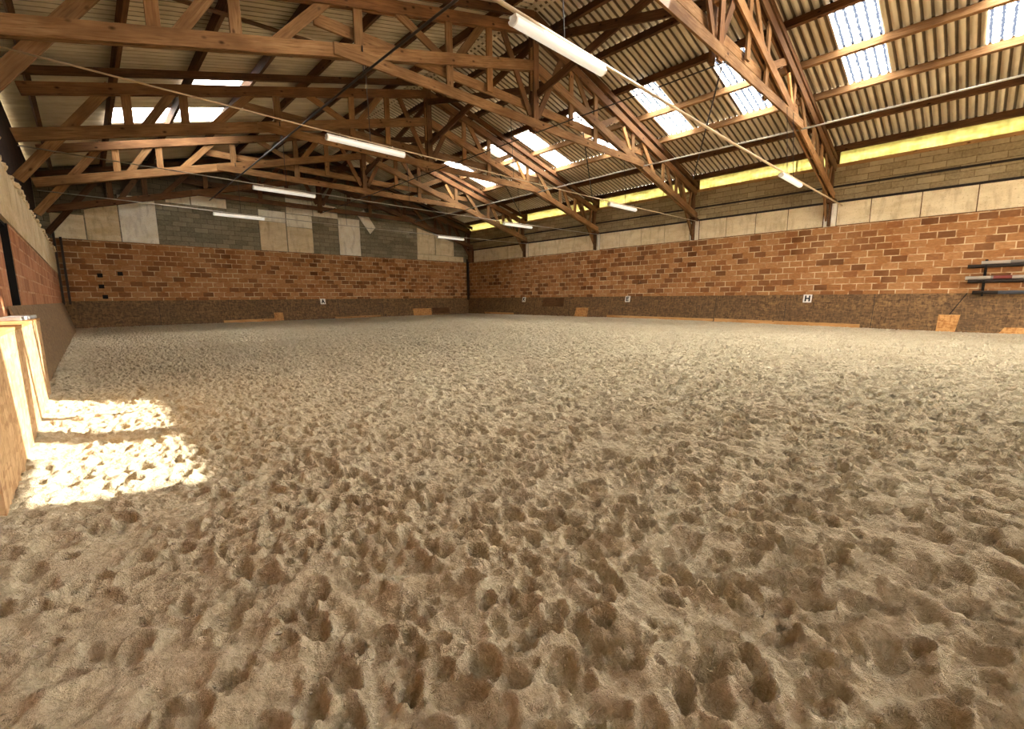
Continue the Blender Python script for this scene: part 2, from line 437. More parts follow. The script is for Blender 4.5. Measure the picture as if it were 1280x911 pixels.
hoof(int(A * 46), .028, .046, .042, .07, 4)
hoof(int(A * 24), .010, .02, .009, .02, 15)
pk = np.quantile(H, .78); H = np.where(H > pk, pk + (H - pk) * .45, H)
# pushed-up clods and dragged ridges
wx = vnoise(GX, GY, .35, 12) * .25; wy = vnoise(GX, GY, .35, 13) * .25
H += (.5 - np.abs(vnoise(GX + wx, (GY + wy) * .55, .09, 6)) * 2) * .024 + (.5 - np.abs(vnoise(GX + wy, GY + wx, .045, 7)) * 2) * .015 + vnoise(GX, GY, .022, 8) * .015
H -= H.mean()
# footing is banked up against the kickboards
bank = np.maximum(.13 * np.clip((GY + 0) / 10, 0, 1) * np.exp(-((XR - .28 - GX) / .9).clip(0) ** 1.3), .11 * np.exp(-((YE - .28 - GY) / .9).clip(0) ** 1.3)) \
     + .06 * np.exp(-((GX - XL - .22) / .25).clip(0) ** 1.5) * np.clip((YE - 1.5 - GY) / 2, 0, 1)
calm = 1 - .7 * np.exp(-((XR - .25 - GX) / .35).clip(0)) ; calm *= 1 - .7 * np.exp(-((YE - .25 - GY) / .35).clip(0))
calm *= 1 - .4 * np.exp(-((GX - XL) / .9) ** 2)
Z = H * calm + bank
me = bpy.data.meshes.new('floor')
vs = np.stack([GX, GY, Z], -1).reshape(-1, 3)
ii = np.arange(NX * NY).reshape(NX, NY)
fs = np.stack([ii[:-1, :-1], ii[1:, :-1], ii[1:, 1:], ii[:-1, 1:]], -1).reshape(-1, 4)
me.vertices.add(len(vs)); me.vertices.foreach_set('co', vs.astype(np.float32).ravel())
me.loops.add(fs.size); me.loops.foreach_set('vertex_index', fs.astype(np.int32).ravel())
me.polygons.add(len(fs)); me.polygons.foreach_set('loop_start', np.arange(0, fs.size, 4, dtype=np.int32))
me.polygons.foreach_set('loop_total', np.full(len(fs), 4, dtype=np.int32))
me.update(); me.validate()
me.polygons.foreach_set('use_smooth', np.ones(len(fs), dtype=bool))
me.materials.append(M['sand'])
floor = bpy.data.objects.new('floor', me); COL.objects.link(floor)
struct(floor, 'deep pale sand footing churned all over by hoofprints', 'sand floor')
# yard outside and the ground behind the camera
m = MB(); m.box(-80, 90, -80, -2.0, -.4, -.05)
m.box(-80, XL - .5, -2, 90, -.4, -.05); m.box(XR + .25, 90, -2, 90, -.4, -.05); m.box(XL - .5, XR + .25, YE + .3, 90, -.4, -.05)
struct(m.build('ground', M['yard']), 'pale gravel yard outside the open rear of the hall', 'ground')

def sand_z(x, y):
    i = min(NX - 1, np.searchsorted(gx, x)); j = min(NY - 1, np.searchsorted(gy, y)); return float(Z[i, j])

# ------------------------------------------------------------------ walls
# end wall
m = MB(); m.box(XL - .36, XR + .3, YE, YE + .25, -.1, ZB)
wall_back = struct(m.build('wall_back', M['brick'], origin=(RX, YE, 0)), 'end wall of orange brick with grey blocks and cream panels above', 'wall')
m = MB()
m.prism([(XL - .36, YE + .02, ZB), (XR + .3, YE + .02, ZB), (XR + .3, YE + .02, roof_z(XR + .3) + .04), (RX, YE + .02, RZ + .04), (XL - .36, YE + .02, roof_z(XL - .36) + .04)],
        (0, .2, 0), (1, 0, 0), (0, 0, 1))
m.build('block_band', M['block'], wall_back)
cz = lambda x: 7.0 - .27 * abs(x - RX)
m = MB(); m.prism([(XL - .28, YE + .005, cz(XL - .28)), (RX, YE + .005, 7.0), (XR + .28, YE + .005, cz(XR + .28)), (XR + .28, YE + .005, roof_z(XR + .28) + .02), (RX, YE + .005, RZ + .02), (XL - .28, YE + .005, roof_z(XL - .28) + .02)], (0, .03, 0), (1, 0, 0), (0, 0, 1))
m.build('shaded_gable_blocks', M['block_shaded'], wall_back)  # dark layer painting in the shade above the truss chord
def chord_z(x): return 6.93 - .27 * abs(x - RX) + .05
def end_panel(x0, x1, z0, z1, z1b=None, mat='panel_white'):
    m = MB(); z1b = z1 if z1b is None else z1b
    m.prism([(x0, YE - .03, z0), (x1, YE - .03, z0), (x1, YE - .03, z1b), (x0, YE - .03, z1)], (0, .055, 0), (1, 0, 0), (0, 0, 1))
    m.build('wall_panel', M[mat], wall_back)
end_panel(1.34, 2.48, ZB + .02, 5.2); end_panel(6.27, 7.42, ZB + .02, 4.75, mat='panel'); end_panel(6.27, 7.42, 4.77, 5.26)
end_panel(7.47, 8.66, ZB + .02, 4.6, mat='panel'); end_panel(7.47, 8.66, 4.62, 5.2)
end_panel(7.5, 8.72, 5.24, 6.05, 5.98); end_panel(8.76, 9.98, 5.24, 5.95, 5.8)
end_panel(10.0, 11.15, ZB + .02, 5.3)
end_panel(14.72, 15.95, 3.75, 5.25, 4.95, 'panel'); end_panel(16.0, 17.35, 3.75, 4.92, 4.6, 'panel')
end_panel(14.7, 18.1, ZB + .02, 3.73, mat='panel')
end_panel(2.85, 3.68, 5.12, 5.42, 5.5); end_panel(3.72, 5.0, 5.12, 5.66, 5.6)
end_panel(-.6, .3, ZB + .02, 4.3, mat='panel'); end_panel(.34, 1.3, ZB + .02, 4.5, 4.9, 'render')
# small black vent holes in the brick
for x, z in ((.45, 2.02), (.45, 1.6), (.52, 1.2), (1.05, 2.1)):
    m = MB(); m.box(x, x + .16, YE - .004, YE + .02, z, z + .15); m.build('vent_hole', M['black'], wall_back)

# right wall
m = MB(); m.box(XR, XR + .22, YB, YE + .2, -.1, ZB - .02)
wall_right = struct(m.build('wall_right', M['brick'], origin=(XR, 8, 0)), 'long right wall, orange brick below cream concrete panels and grey blocks', 'wall')
ya = -.8
m = MB(); m.box(XR + .03, XR + .22, ya, YE, 4.14, 5.26); m.build('block_band', M['block_pale'], wall_right)
# masonry beyond the frame
m = MB()
m.box(XR, XR + .2, YB, ya, ZB - .02, 5.75)
m.build('block_pier', M['block_pale'], wall_right)
js = [-.8, .45, 1.63, 2.83]
rest = []
for k in range(4):
    a = TY[k] + .2; bnd = (TY[k + 1] - .2) if k < 4 else YE
    nn = 4; rest.append([a + (bnd - a) * i / nn for i in range(nn + 1)])
segs = [(js[i], js[i + 1]) for i in range(3)] + [(2.83, 3.72)]
for r_ in rest: segs += [(r_[i], r_[i + 1]) for i in range(len(r_) - 1)]
for a, b_ in segs:
    m = MB(); m.box(XR - .01, XR + .2, a + .012, b_ - .012, ZB, 4.12); m.build('concrete_panel', M['panel'], wall_right)
m = MB(); m.box(XR + .02, XR + .2, -.8, YE, ZB - .02, 4.14); m.build('joint_backing', M['timber_dark'], wall_right)
for y in TY[:4]:
    m = MB(); m.box(XR - .03, XR + .2, y - .17, y + .17, ZB - .02, 4.16); m.build('concrete_post', M['panel_white'], wall_right)
m = MB(); m.box(XR - .03, XR + .1, ya, YE, 4.13, 4.19); m.build('ledge_strip', M['pole_black'], wall_right)
m = MB(); m.box(XR - .05, XR + .12, ya, YE, 5.26, 5.35); m.build('wall_plate', M['plank'], wall_right)
# yellow translucent eave strip
def corr_v(x, y0, y1, z0, z1, amp, pitch, seg=6):
    m = MB(); n = int((y1 - y0) / pitch * seg); base = 0
    for i in range(n + 1):
        y = y0 + (y1 - y0) * i / n; xx = x + amp * math.cos(2 * math.pi * y / pitch)
        m.v += [(xx, y, z0), (xx, y, z1)]
    for i in range(n):
        m.f.append((2 * i, 2 * i + 2, 2 * i + 3, 2 * i + 1))
        ya_, yb_ = y0 + (y1 - y0) * i / n, y0 + (y1 - y0) * (i + 1) / n
        m.uv += [(ya_, z0), (yb_, z0), (yb_, z1), (ya_, z1)]
    return m
for y in TY[:4]:
    m = MB(); m.box(XR + .0, XR + .03, y - .12, y + .28, 5.34, 5.8); m.build('filler_board', M['timber_dark'], wall_right)
m = MB(); m.box(XR - .02, XR + .02, ya, YE, 4.62, 4.68); m.build('ledge_strip', M['pole_black'], wall_right)
eb = [ya, 5.0, 10.0, 15.0, 20.0, YE]
for i in range(5):
    o = corr_v(XR + .05, eb[i], eb[i + 1] + .05, 5.33, 5.80, .018, .15).build('eave_sheet', M['yellow'], wall_right, smooth=True)
    s_ = o.modifiers.new('thick', 'SOLIDIFY'); s_.thickness = .004

# rear wall with a wide doorway
m = MB(); m.box(XL - .3, 11, YB - .2, YB, -.1, 5.5); m.box(15, XR + .3, YB - .2, YB, -.1, 5.5); m.box(11, 15, YB - .2, YB, 4.2, 5.5)
wall_front = struct(m.build('wall_front', M['brick'], origin=(RX, YB, 0)), 'rear brick wall with a wide open doorway', 'wall')
m = MB(); m.prism([(XL - .3, YB - .15, 5.5), (XR + .3, YB - .15, 5.5), (XR + .3, YB - .15, roof_z(XR + .3) - .03), (RX, YB - .15, RZ - .03), (XL - .3, YB - .15, roof_z(XL - .3) - .03)], (0, .1, 0), (1, 0, 0), (0, 0, 1))
m.build('gable_boarding', M['gable'], wall_front)
# left wall
WY0, WY1 = 7.85, 8.95       # dark opening
LB0, LB1 = 2.14, 2.9
m = MB()
m.box(XL - .25, XL, WY1, YE + .2, -.1, LB0); m.box(XL - .25, XL, YB, WY0, -.1, LB0); m.box(XL - .25, XL, WY0, WY1, -.1, .82)
wall_left = struct(m.build('wall_left', M['brick_pale'], origin=(XL, 8, 0)), 'long left wall of pinkish brick under a cream rendered band', 'wall')
m = MB(); m.box(XL - .22, XL + .02, YB, YE, LB0 - .02, LB1); m.build('render_band', M['render'], wall_left)
# ragged lumps of old foam and mortar along its top
m = MB(); rr = random.Random(4); y = -2.0
while y < YE - .1:
    w = rr.uniform(.05, .26); hh = rr.uniform(.03, .11) * rr.choice((.5, 1, 1, 1.4)); d = rr.uniform(.05, .16)
    a = rr.uniform(-.9, .9); k = rr.uniform(-.7, .7)
    e0 = Vector((math.cos(a), math.sin(a), k * .6)).normalized(); e1 = Vector((-math.sin(a), math.cos(a), k)).normalized(); e2 = e0.cross(e1).normalized(); e1 = e2.cross(e0)
    m.obox(Vector((XL - .06 + rr.uniform(-.06, .07), y, LB1 + hh * .3)), (e0, e1, e2), (d, w, hh))
    y += w * rr.uniform(.4, .9)
o = m.build('foam_edging', M['foam'], wall_left); b = o.modifiers.new('bevel', 'BEVEL'); b.width = .008; b.segments = 1
m = MB(); m.box(XL - .36, XL - .30, YB, YE + .24, LB1 - .3, roof_z(XL - .36) + .03); m.build('upper_boarding', M['gable'], wall_left)
m = MB(); m.box(XL - .31, XL - .2, YB, YE, LB1 - .35, LB1 - .02); m.build('wall_top', M['render'], wall_left)
# dark unglazed opening
win = struct(empty('window_1', (XL, (WY0 + WY1) / 2, .82)), 'dark narrow opening in the left brick wall above the kickboard', 'window')
m = MB(); m.box(XL - .24, XL - .19, WY0, WY1, .82, LB0); m.build('shutter', M['black'], win)
m = MB(); m.box(XL - .19, XL - .01, WY1 - .05, WY1 + .0, .82, LB0); m.box(XL - .19, XL - .03, WY0, WY0 + .05, .82, LB0); m.box(XL - .19, XL - .03, WY0, WY1, LB0 - .06, LB0 - .02)
m.build('shaded_reveal', M['black'], win)  # black lining paints in the shade on the reveals

# ------------------------------------------------------------------ kickboards
def kick(name, pts_top, pts_base, mat, label, thick):
    m = MB(); a, b_ = [Vector(p) for p in pts_top]; c, d = [Vector(p) for p in pts_base]
    t = Vector(thick); L = (b_ - a).length; hgt = (c - a).length
    V = [a, b_, d, c, a + t, b_ + t, d + t, c + t]; i = len(m.v); m.v += [tuple(v) for v in V]
    for q, uv in (((0, 1, 2, 3), [(0, hgt), (L, hgt), (L, 0), (0, 0)]), ((4, 7, 6, 5), [(0, hgt), (0, 0), (L, 0), (L, hgt)]),
                  ((0, 4, 5, 1), [(0, 0), (0, .1), (L, .1), (L, 0)]), ((3, 2, 6, 7), [(0, 0), (L, 0), (L, .1), (0, .1)]),
                  ((0, 3, 7, 4), [(0, 0), (hgt, 0), (hgt, .1), (0, .1)]), ((1, 5, 6, 2), [(0, 0), (0, .1), (hgt, .1), (hgt, 0)])):
        m.f.append(q); m.uv += uv
    return struct(m.build(name, mat, origin=tuple((a + b_) / 2)), label, 'kickboard')
KZ = 1.12
kr = kick('baseboard_right', [(XR - .02, YB, KZ), (XR - .02, YE, KZ)], [(XR - .30, YB, -.15), (XR - .30, YE, -.15)], M['osb_dirty'], 'dark dirty strand board kickboard along the right wall', (.02, 0, -.0))
ke = kick('baseboard_back', [(XL, YE - .02, KZ), (XR, YE - .02, KZ)], [(XL, YE - .30, -.15), (XR, YE - .30, -.15)], M['osb_dirty'], 'dark dirty strand board kickboard along the end wall', (0, .02, 0))
kl = kick('baseboard_left', [(XL + .03, 7.25, KZ - .06), (XL + .03, YE - .05, KZ - .06)], [(XL + .2, 7.25, -.15), (XL + .32, YE - .3, -.15)], M['osb_grey'], 'greyish dusty kickboard along the left wall beyond the bright box', (-.02, 0, 0))
for nm, par, X in (('joint_strip', kr, 1),):
    for y in np.arange(-.02 + 2.5, YE, 2.5):
        m = MB(); m.beam((XR - .022, y, KZ), (XR - .302, y, -.15), .012, .008, E_Y); m.build('joint_strip', M['pole_black'], par)
for x in np.arange(2.2, XR, 2.5):
    m = MB(); m.beam((x, YE - .022, KZ), (x, YE - .302, -.15), .012, .008, E_X); m.build('joint_strip', M['pole_black'], ke)
m = MB(); m.beam((XR - .024, .40, KZ), (XR - .302, 1.0, -.1), .02, .01, E_Y); m.build('joint_strip', M['pole_black'], kr)
# bright box of new board around the wall below the opening
kb = tag(empty('kickboard_box', (-.39, 5.2, 0)), 'bright new strand board box below the dark opening, striped by sunlight', 'kickboard box')
m = MB(); m.box(-.41, -.39, 3.2, 7.24, -.1, .9); m.build('front_board', M['osb_new'], kb)
m = MB(); m.box(XL + .005, -.41, 7.20, 7.24, -.1, .9); m.build('end_board', M['osb_new'], kb)
m = MB(); m.box(XL + .005, -.41, 3.2, 3.24, -.1, .9); m.build('end_board', M['osb_new'], kb)
m = MB(); m.box(XL + .005, -.385, 3.2, 7.25, .9, .925); m.build('top_board', M['plank'], kb)
m = MB(); m.obox(Vector((-.50, 6.7, .945)), (Vector((.05, .99, 0)).normalized(), Vector((-.99, .05, 0)).normalized(), E_Z), (.95, .15, .035))
tag(m.build('stone_slab', M['slate'], bevel=.006), 'pale grey flat slab lying on top of the bright board box', 'slab')

# patches of newer board and loose planks at the foot of the kickboards
def on_right(y, z):   # point on the leaning right kickboard
    k = (KZ - z) / (KZ + .15); return Vector((XR - .02 - .28 * k - .006, y, z))
def on_end(x, z):
    k = (KZ - z) / (KZ + .15); return Vector((x, YE - .02 - .28 * k - .006, z))
def patch(fn, quad, label, mat='osb_orange', name='board_patch'):
    P = [fn(*q) for q in quad]; m = MB()
    ext = (-.018, 0, 0) if fn is on_right else (0, -.018, 0)
    m.prism(P, ext, (0, 1, 0) if fn is on_right else (1, 0, 0), (0, 0, 1))
    return tag(m.build(name, M[mat]), label, 'board patch')
patch(on_right, [(.95, -.06), (.55, -.06), (.47, .50), (.93, .50)], 'orange board patch beside the slanted joint near the stored poles')
patch(on_right, [(-.25, -.12), (-1.4, -.12), (-1.4, .18), (-.42, .18)], 'orange board patch low on the kickboard under the stored poles')
patch(on_right, [(14.55, .1), (13.75, .1), (13.75, .58), (14.5, .58)], 'square orange board patch on the right kickboard near the far corner')
patch(on_right, [(16.9, .62), (15.4, .62), (15.4, 1.08), (16.9, 1.08)], 'dark brown board patch high on the right kickboard near the K sign', 'timber_dark')
patch(on_end, [(14.15, .1), (15.4, .1), (15.42, .52), (14.12, .52)], 'wide orange board patch on the end kickboard near the corner')
patch(on_end, [(15.5, .2), (16.75, .2), (16.75, .54), (15.5, .54)], 'dark board patch beside the orange one on the end kickboard', 'timber_dark')
patch(on_end, [(6.52, .05), (6.92, .05), (6.92, .5), (6.52, .5)], 'small upright orange board patch at the end of the left plank')
def plank(p0, p1, label, d=.12):
    m = MB(); m.beam(p0, p1, .03, d, E_X if abs(p0[1] - p1[1]) > 1 else E_Y)
    return tag(m.build('plank', M['plank'], bevel=.004), label, 'plank')
plank((XR - .34, 2.75, .09), (XR - .34, 7.4, .16), 'long orange plank at the foot of the right kickboard below the H sign', .13)
plank((XR - .34, 7.45, .16), (XR - .34, 12.5, .2), 'long plank half buried at the foot of the right kickboard below E', .1)
plank((XR - .34, 19.0, .19), (XR - .34, 21.6, .2), 'plank at the foot of the right kickboard beside the corner', .1)
plank((4.4, YE - .34, .15), (6.5, YE - .34, .17), 'pale plank lying against the left part of the end kickboard', .13)
plank((9.4, YE - .34, .14), (11.95, YE - .34, .18), 'pale plank lying against the middle of the end kickboard', .1)

# ------------------------------------------------------------------ arena letters
STROKES = {
    'H': [((.0, 0), (.0, 1)), ((.7, 0), (.7, 1)), ((0, .5), (.7, .5))],
    'E': [((.0, 0), (.0, 1)), ((0, 1), (.62, 1)), ((0, .5), (.55, .5)), ((0, 0), (.62, 0))],
    'K': [((.0, 0), (.0, 1)), ((.0, .42), (.65, 1)), ((.2, .58), (.68, 0))],
    'A': [((.0, 0), (.36, 1)), ((.72, 0), (.36, 1)), ((.14, .36), (.58, .36))]}
def sign(ch, fn, t, z, dirn, nrm, label, s=.28):
    c = fn(t, z); ax = Vector(dirn); slope = (fn(t, z + .1) - c).normalized(); n = Vector(nrm)
    n = ax.cross(slope).normalized() if ax.cross(slope).dot(n) > 0 else -ax.cross(slope).normalized()
    root = tag(empty('letter_sign', tuple(c)), label, 'letter sign', 'arena letter signs')
    m = MB(); m.obox(c + n * .012, (ax, slope, n), (s * .92, s, .012)); plate = m.build('plate', M['white_metal'], root)
    m = MB(); hgt = s * .6
    for (a, b_) in STROKES[ch]:
        pa = c + n * .021 + ax * (a[0] - .35) * hgt * 1.0 + slope * (a[1] - .5) * hgt
        pb = c + n * .021 + ax * (b_[0] - .35) * hgt * 1.0 + slope * (b_[1] - .5) * hgt
        dv = (pb - pa).normalized(); pa -= dv * .02; pb += dv * .02
        m.beam(pa, pb, .006, .045, n)
    m.build('letter', M['letter'], plate)
sign('H', on_right, 4.33, .985, (0, -1, 0), (-1, 0, 0), 'white square sign with black H on the right kickboard')
sign('E', on_right, 11.55, 1.0, (0, -1, 0), (-1, 0, 0), 'white square sign with black E on the right kickboard')
sign('K', on_right, 18.4, 1.0, (0, -1, 0), (-1, 0, 0), 'white square sign with black K near the far corner')
sign('A', on_end, 8.92, 1.0, (1, 0, 0), (0, -1, 0), 'white square sign with black A on the end kickboard')

# ------------------------------------------------------------------ roof sheets, skylights, purlins
ROWS = [0, .80, 2.20, 3.65, 5.10, 6.50, 7.95, 9.35, 9.95]
SKY_R = [(-.30, .58), (2.25, 3.10), (4.92, 5.78), (7.38, 8.2), (10.05, 10.75), (12.6, 13.36), (14.6, 15.2), (17.4, 18.1)]
SKY_L = [(14.2, 14.95), (17.0, 18.35)]
HID_R = [(-3.2, -2.3), (-5.8, -4.9), (-8.2, -7.3)]; HID_L = [(4.4, 5.3), (-3.2, -2.3), (-6.8, -5.9)]   # unseen sheets added to brighten the near part of the hall
PITCHW, AMP, SEG = .177, .03, 8
def corr(m, side, d0, d1, y0, y1, lift=0.0):
    """a run of corrugated sheet on one slope from d0 to d1 down the slope"""
    k0, k1 = y0 / PITCHW * SEG, y1 / PITCHW * SEG
    ys = [y0] + [k * PITCHW / SEG for k in range(math.ceil(k0 + .01), math.floor(k1 - .01) + 1)] + [y1]
    base = len(m.v)
    lap = .07 if d1 < 9.9 else 0
    for y in ys:
        w = AMP * math.cos(2 * math.pi * y / PITCHW)
        for d, ll in ((d0, 0.0), (d1 + lap, .022)):
            m.v.append((RX + side * d, y, RZ - SL * d + AMP + w + .005 + ll * 1.0 + lift))
    for i in range(len(ys) - 1):
        m.f.append((base + 2 * i, base + 2 * i + 2, base + 2 * i + 3, base + 2 * i + 1))
        m.uv += [(d0, ys[i]), (d0, ys[i + 1]), (d1, ys[i + 1]), (d1, ys[i])]
RY0, RY1 = -9.0, YE + .3
m = MB()
for side, skies, rows in ((1, SKY_R + HID_R, (3, 4)), (-1, SKY_L + HID_L, (4, 5))):
    for r_ in range(8):
        cuts = [RY0]
        if side == 1 and r_ < 2: cuts += [-1.3, 3.5]
        if r_ in rows:
            for a, b_ in sorted(skies):
                if not (side == -1 and r_ == 5 and (a, b_) == SKY_L[0]): cuts += [a, b_]
        cuts.append(RY1)
        for i in range(0, len(cuts), 2): corr(m, side, ROWS[r_], ROWS[r_ + 1], cuts[i], cuts[i + 1])
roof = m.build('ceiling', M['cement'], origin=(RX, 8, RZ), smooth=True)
# unseen boards added to shape the sun patch, around two invented slanting roof openings
def sun_mask(lo, hi):
    m = MB(); P = []
    for X in (RX + .02, RX + 2.2): P += [(X, lo(X), roof_z(X) + .02), (X, hi(X), roof_z(X) + .02)]
    m.prism([P[0], P[1], P[3], P[2]], (0, 0, .04), (1, 0, 0), (0, 1, 0)); m.build('sun_mask_board', M['timber_dark'], roof)
eA1 = lambda X: min(3.42, 1.94 + (11.15 - X) * .615); eA0 = lambda X: .54 + (11.15 - X) * .46
eB1 = lambda X: .19 + (11.15 - X) * .385; eB0 = lambda X: -1.06
sun_mask(eA1, lambda X: 3.52); sun_mask(eB1, eA0); sun_mask(lambda X: -1.34, eB0)
m = MB(); m.prism([(RX + .02, -1.07, RZ + .02), (10.5, -1.07, roof_z(10.5) + .02), (10.5, -.06, roof_z(10.5) + .02), (RX + .02, -.06, RZ + .02)], (0, 0, .04), (1, 0, 0), (0, 1, 0)); m.build('sun_mask_board', M['timber_dark'], roof)
sm = roof.modifiers.new('thick', 'SOLIDIFY'); sm.thickness = .007; sm.offset = 1
struct(roof, 'pitched roof of weathered corrugated fibre cement sheets', 'roof')
def added_sheet(side, r_, y0, y1):
    m = MB(); corr(m, side, ROWS[r_], ROWS[r_ + 1], y0 - .03, y1 + .03, .004); m.build('translucent_sheet', M['skylight'], roof, smooth=True)
for side, ys in ((1, HID_R), (-1, HID_L)):  # the added sheets, out of view, for extra daylight
    for y0, y1 in ys:
        for r_ in ((3, 4) if side == 1 else (4, 5)): added_sheet(side, r_, y0, y1)
ordn = ['first', 'second', 'third', 'fourth', 'fifth', 'sixth', 'seventh', 'eighth', 'ninth', 'tenth']
rl = ['rightmost skylight on the right slope, cut by the frame edge',
      'large bright skylight on the right slope right of the nearest truss',
      'bright skylight on the right slope seen just left of the nearest truss',
      'bright skylight on the right slope just right of the second truss',
      'skylight glimpsed through the webs of the second truss',
      'bright skylight on the right slope between second and third truss, above the third',
      'skylight on the right slope just beyond the third truss',
      'farthest skylight on the right slope, just before the fourth truss']
def skylight(side, d0, dm, d1, y0, y1, label):
    root = tag(empty('skylight', (RX + side * (d0 + d1) / 2, (y0 + y1) / 2, roof_z(RX + side * (d0 + d1) / 2))), label, 'skylight', 'translucent skylights in the roof')
    for a, b_ in ((d0, dm), (dm, d1)):
        if b_ - a < .01: continue
        m = MB(); corr(m, side, a, b_, y0 - .03, y1 + .03, .004); o = m.build('translucent_sheet', M['skylight'], root, smooth=True)
for (a, b_), lb in zip(SKY_R, rl): skylight(1, 3.65, 5.10, 6.50, a, b_, lb)
skylight(-1, 5.1, 6.5, 6.5, *SKY_L[0], 'thin bright skylight on the left slope glimpsed above the third truss')
skylight(-1, 5.1, 6.5, 7.95, *SKY_L[1], 'wide bright skylight on the left slope seen through the third truss')
m = MB(); m.prism([(RX - .3, RY0, RZ - .04), (RX, RY0, RZ + .05), (RX + .3, RY0, RZ - .04), (RX, RY0, RZ + .12)], (0, RY1 - RY0, 0), (1, 0, 0), (0, 0, 1))
struct(m.build('trim_1', M['cement']), 'ridge capping along the top of the roof', 'ridge cap')
names_p = ['ridge purlin', 'second purlin from the ridge', 'third purlin from the ridge', 'fourth purlin from the ridge', 'fifth purlin from the ridge', 'sixth purlin from the ridge', 'eave purlin']
for side, sn in ((1, 'right'), (-1, 'left')):
    nrm = Vector((SL * side, 0, 1)).normalized()
    for i, d in enumerate(ROWS[1:8]):
        m = MB(); c = Vector((RX + side * d, 0, RZ - SL * d)) - nrm * .095
        y0p = 3.6 if (side == 1 and i == 0) else RY0
        newer_lit = side == 1 and i in (3, 4)  # newer wood, its lighter tone also paints in light from the skylights
        m.obox(Vector((c.x, (y0p + YE) / 2, c.z)), (E_Y, Vector((side * nrm.z, 0, -SL * side * nrm.z * side)).normalized(), nrm), (YE - y0p, .085, .19))
        extra = ', the one running below its eave strip' if (side == 1 and i == 6) else (' crossing the skylights' if newer_lit and i == 3 else (' just below the skylights' if newer_lit else ''))
        tag(m.build('purlin', M['timber' if newer_lit else 'timber_dark']), f'timber {names_p[i]} on the {sn} slope{extra}', 'purlin', 'roof purlins')

# ------------------------------------------------------------------ trusses
def chord(x, dz=0): return 6.93 - .27 * abs(x - RX) + dz
def raft(x): return 7.66 - .27 * abs(x - RX)      # underside of the rafter planks
def make_truss():
    R = empty('roof_truss', (RX, TY[0], 3.3)); y = TY[0]
    def part(name, p0, p1, w, d, mat, oy=0.0):
        m = MB(); m.beam((p0[0], y + oy, p0[1]), (p1[0], y + oy, p1[1]), w, d); return m.build(name, M[mat], R, bevel=.004)
    for s in (-1, 1):
        X = lambda d: RX + s * d
        # paired planks of the rafter and of the lower chord with the webs between them
        for oy in (-.055, .055):
            part('top_chord', (X(0), 7.78), (X(9.45), 7.78 - .27 * 9.45), .045, .22, 'timber_old', oy)
            part('bottom_chord', (X(0), 6.93), (X(9.62), 6.93 - .27 * 9.62), .045, .23, 'timber', oy)
        part('rafter', (X(0), 8.12), (X(9.75), 8.12 - .27 * 9.75), .11, .15, 'timber_dark')
        # upright and slanting webs
        for d in (7.82, 6.77, 4.72, 2.65, 1.5):
            lo = 5.46 if d == 2.65 else (5.9 if d == 1.5 else chord(X(d), -.08))
            if d == 4.72: lo = 5.6
            part('web_post', (X(d), lo), (X(d), raft(X(d)) + .1), .05, .17, 'timber')
        for a, b_ in (((7.58, -1), (6.98, 1)), ((6.25, -1), (5.3, 1)), ((3.9, 1), (2.8, -1)), ((2.45, -1), (1.7, 1)), ((8.75, -1), (8.3, 1)), ((9.12, 1), (8.9, -1))):
            if s < 0 and a[0] > 8.5: continue
            z = lambda q: chord(X(q[0]), .02) if q[1] < 0 else raft(X(q[0])) + .06
            part('web_brace', (X(a[0]), z(a)), (X(b_[0]), z(b_)), .045, .17 if a[0] < 8 else .1, 'timber')
        part('web_brace', (X(1.05), raft(X(1.05))), (X(.14), 5.75), .05, .16, 'timber_old')
        # knee strut from the wall up to the rafter, end post
        part('knee_strut', (X(9.66), 3.52), (X(8.05), 5.72), .06, .19, 'timber', .11)
        if s > 0: part('end_post', (X(9.3), 4.36), (X(9.3), 5.5), .1, .16, 'timber_dark')
        if s < 0: continue
        m = MB(); m.box(min(X(9.32), X(9.5)), max(X(9.32), X(9.5)), y - .035, y + .035, 3.38, 4.25); m.build('wall_bracket', M['timber_dark'], R)
        m = MB(); m.box(min(X(9.22), X(9.56)), max(X(9.22), X(9.56)), y - .14, y + .14, 4.12, 4.24); m.build('bearing_block', M['timber_dark'], R)
    for oy, z, d in ((-.10, 5.53, 5.25), (.10, 5.99, 5.5)):
        part('collar_tie', (RX - d, z), (RX + d, z), .05, .21, 'timber', oy)
    for oy in (-.07, .07):
        part('king_post', (RX, 5.36), (RX, 8.0), .05, .19, 'timber_old', oy)
    m = MB(); m.box(RX - .08, RX + .08, y - .044, y + .044, 6.35, 7.35); m.build('spacer_board', M['plank'], R)
    # pale offcut nailed between the chords
    part('web_brace', (RX + 4.55, 5.84), (RX + 4.1, 6.45), .05, .14, 'plank', -.02)
    return R
truss = make_truss()
tl = ['nearest timber roof truss, right half rising out of frame at top right',
      'timber roof truss second from the camera, its king post near top centre',
      'timber roof truss third from the camera, below and behind the second',
      'timber roof truss fourth from the camera, with pale sunlit webs at left',
      'shadowed timber roof truss standing right against the end wall']
kids = list(truss.children)
for i, y in enumerate(TY):
    if i == 0: r_ = truss
    else:
        r_ = truss.copy(); COL.objects.link(r_); r_.location.y = y
        for ch in kids:
            c = ch.copy(); COL.objects.link(c); c.parent = r_
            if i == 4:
                c.material_slots[0].link = 'OBJECT'; c.material_slots[0].material = M['timber_dark']  # darker timber paints in the shade on the end wall truss
    tag(r_, tl[i], 'roof truss', 'timber roof trusses')

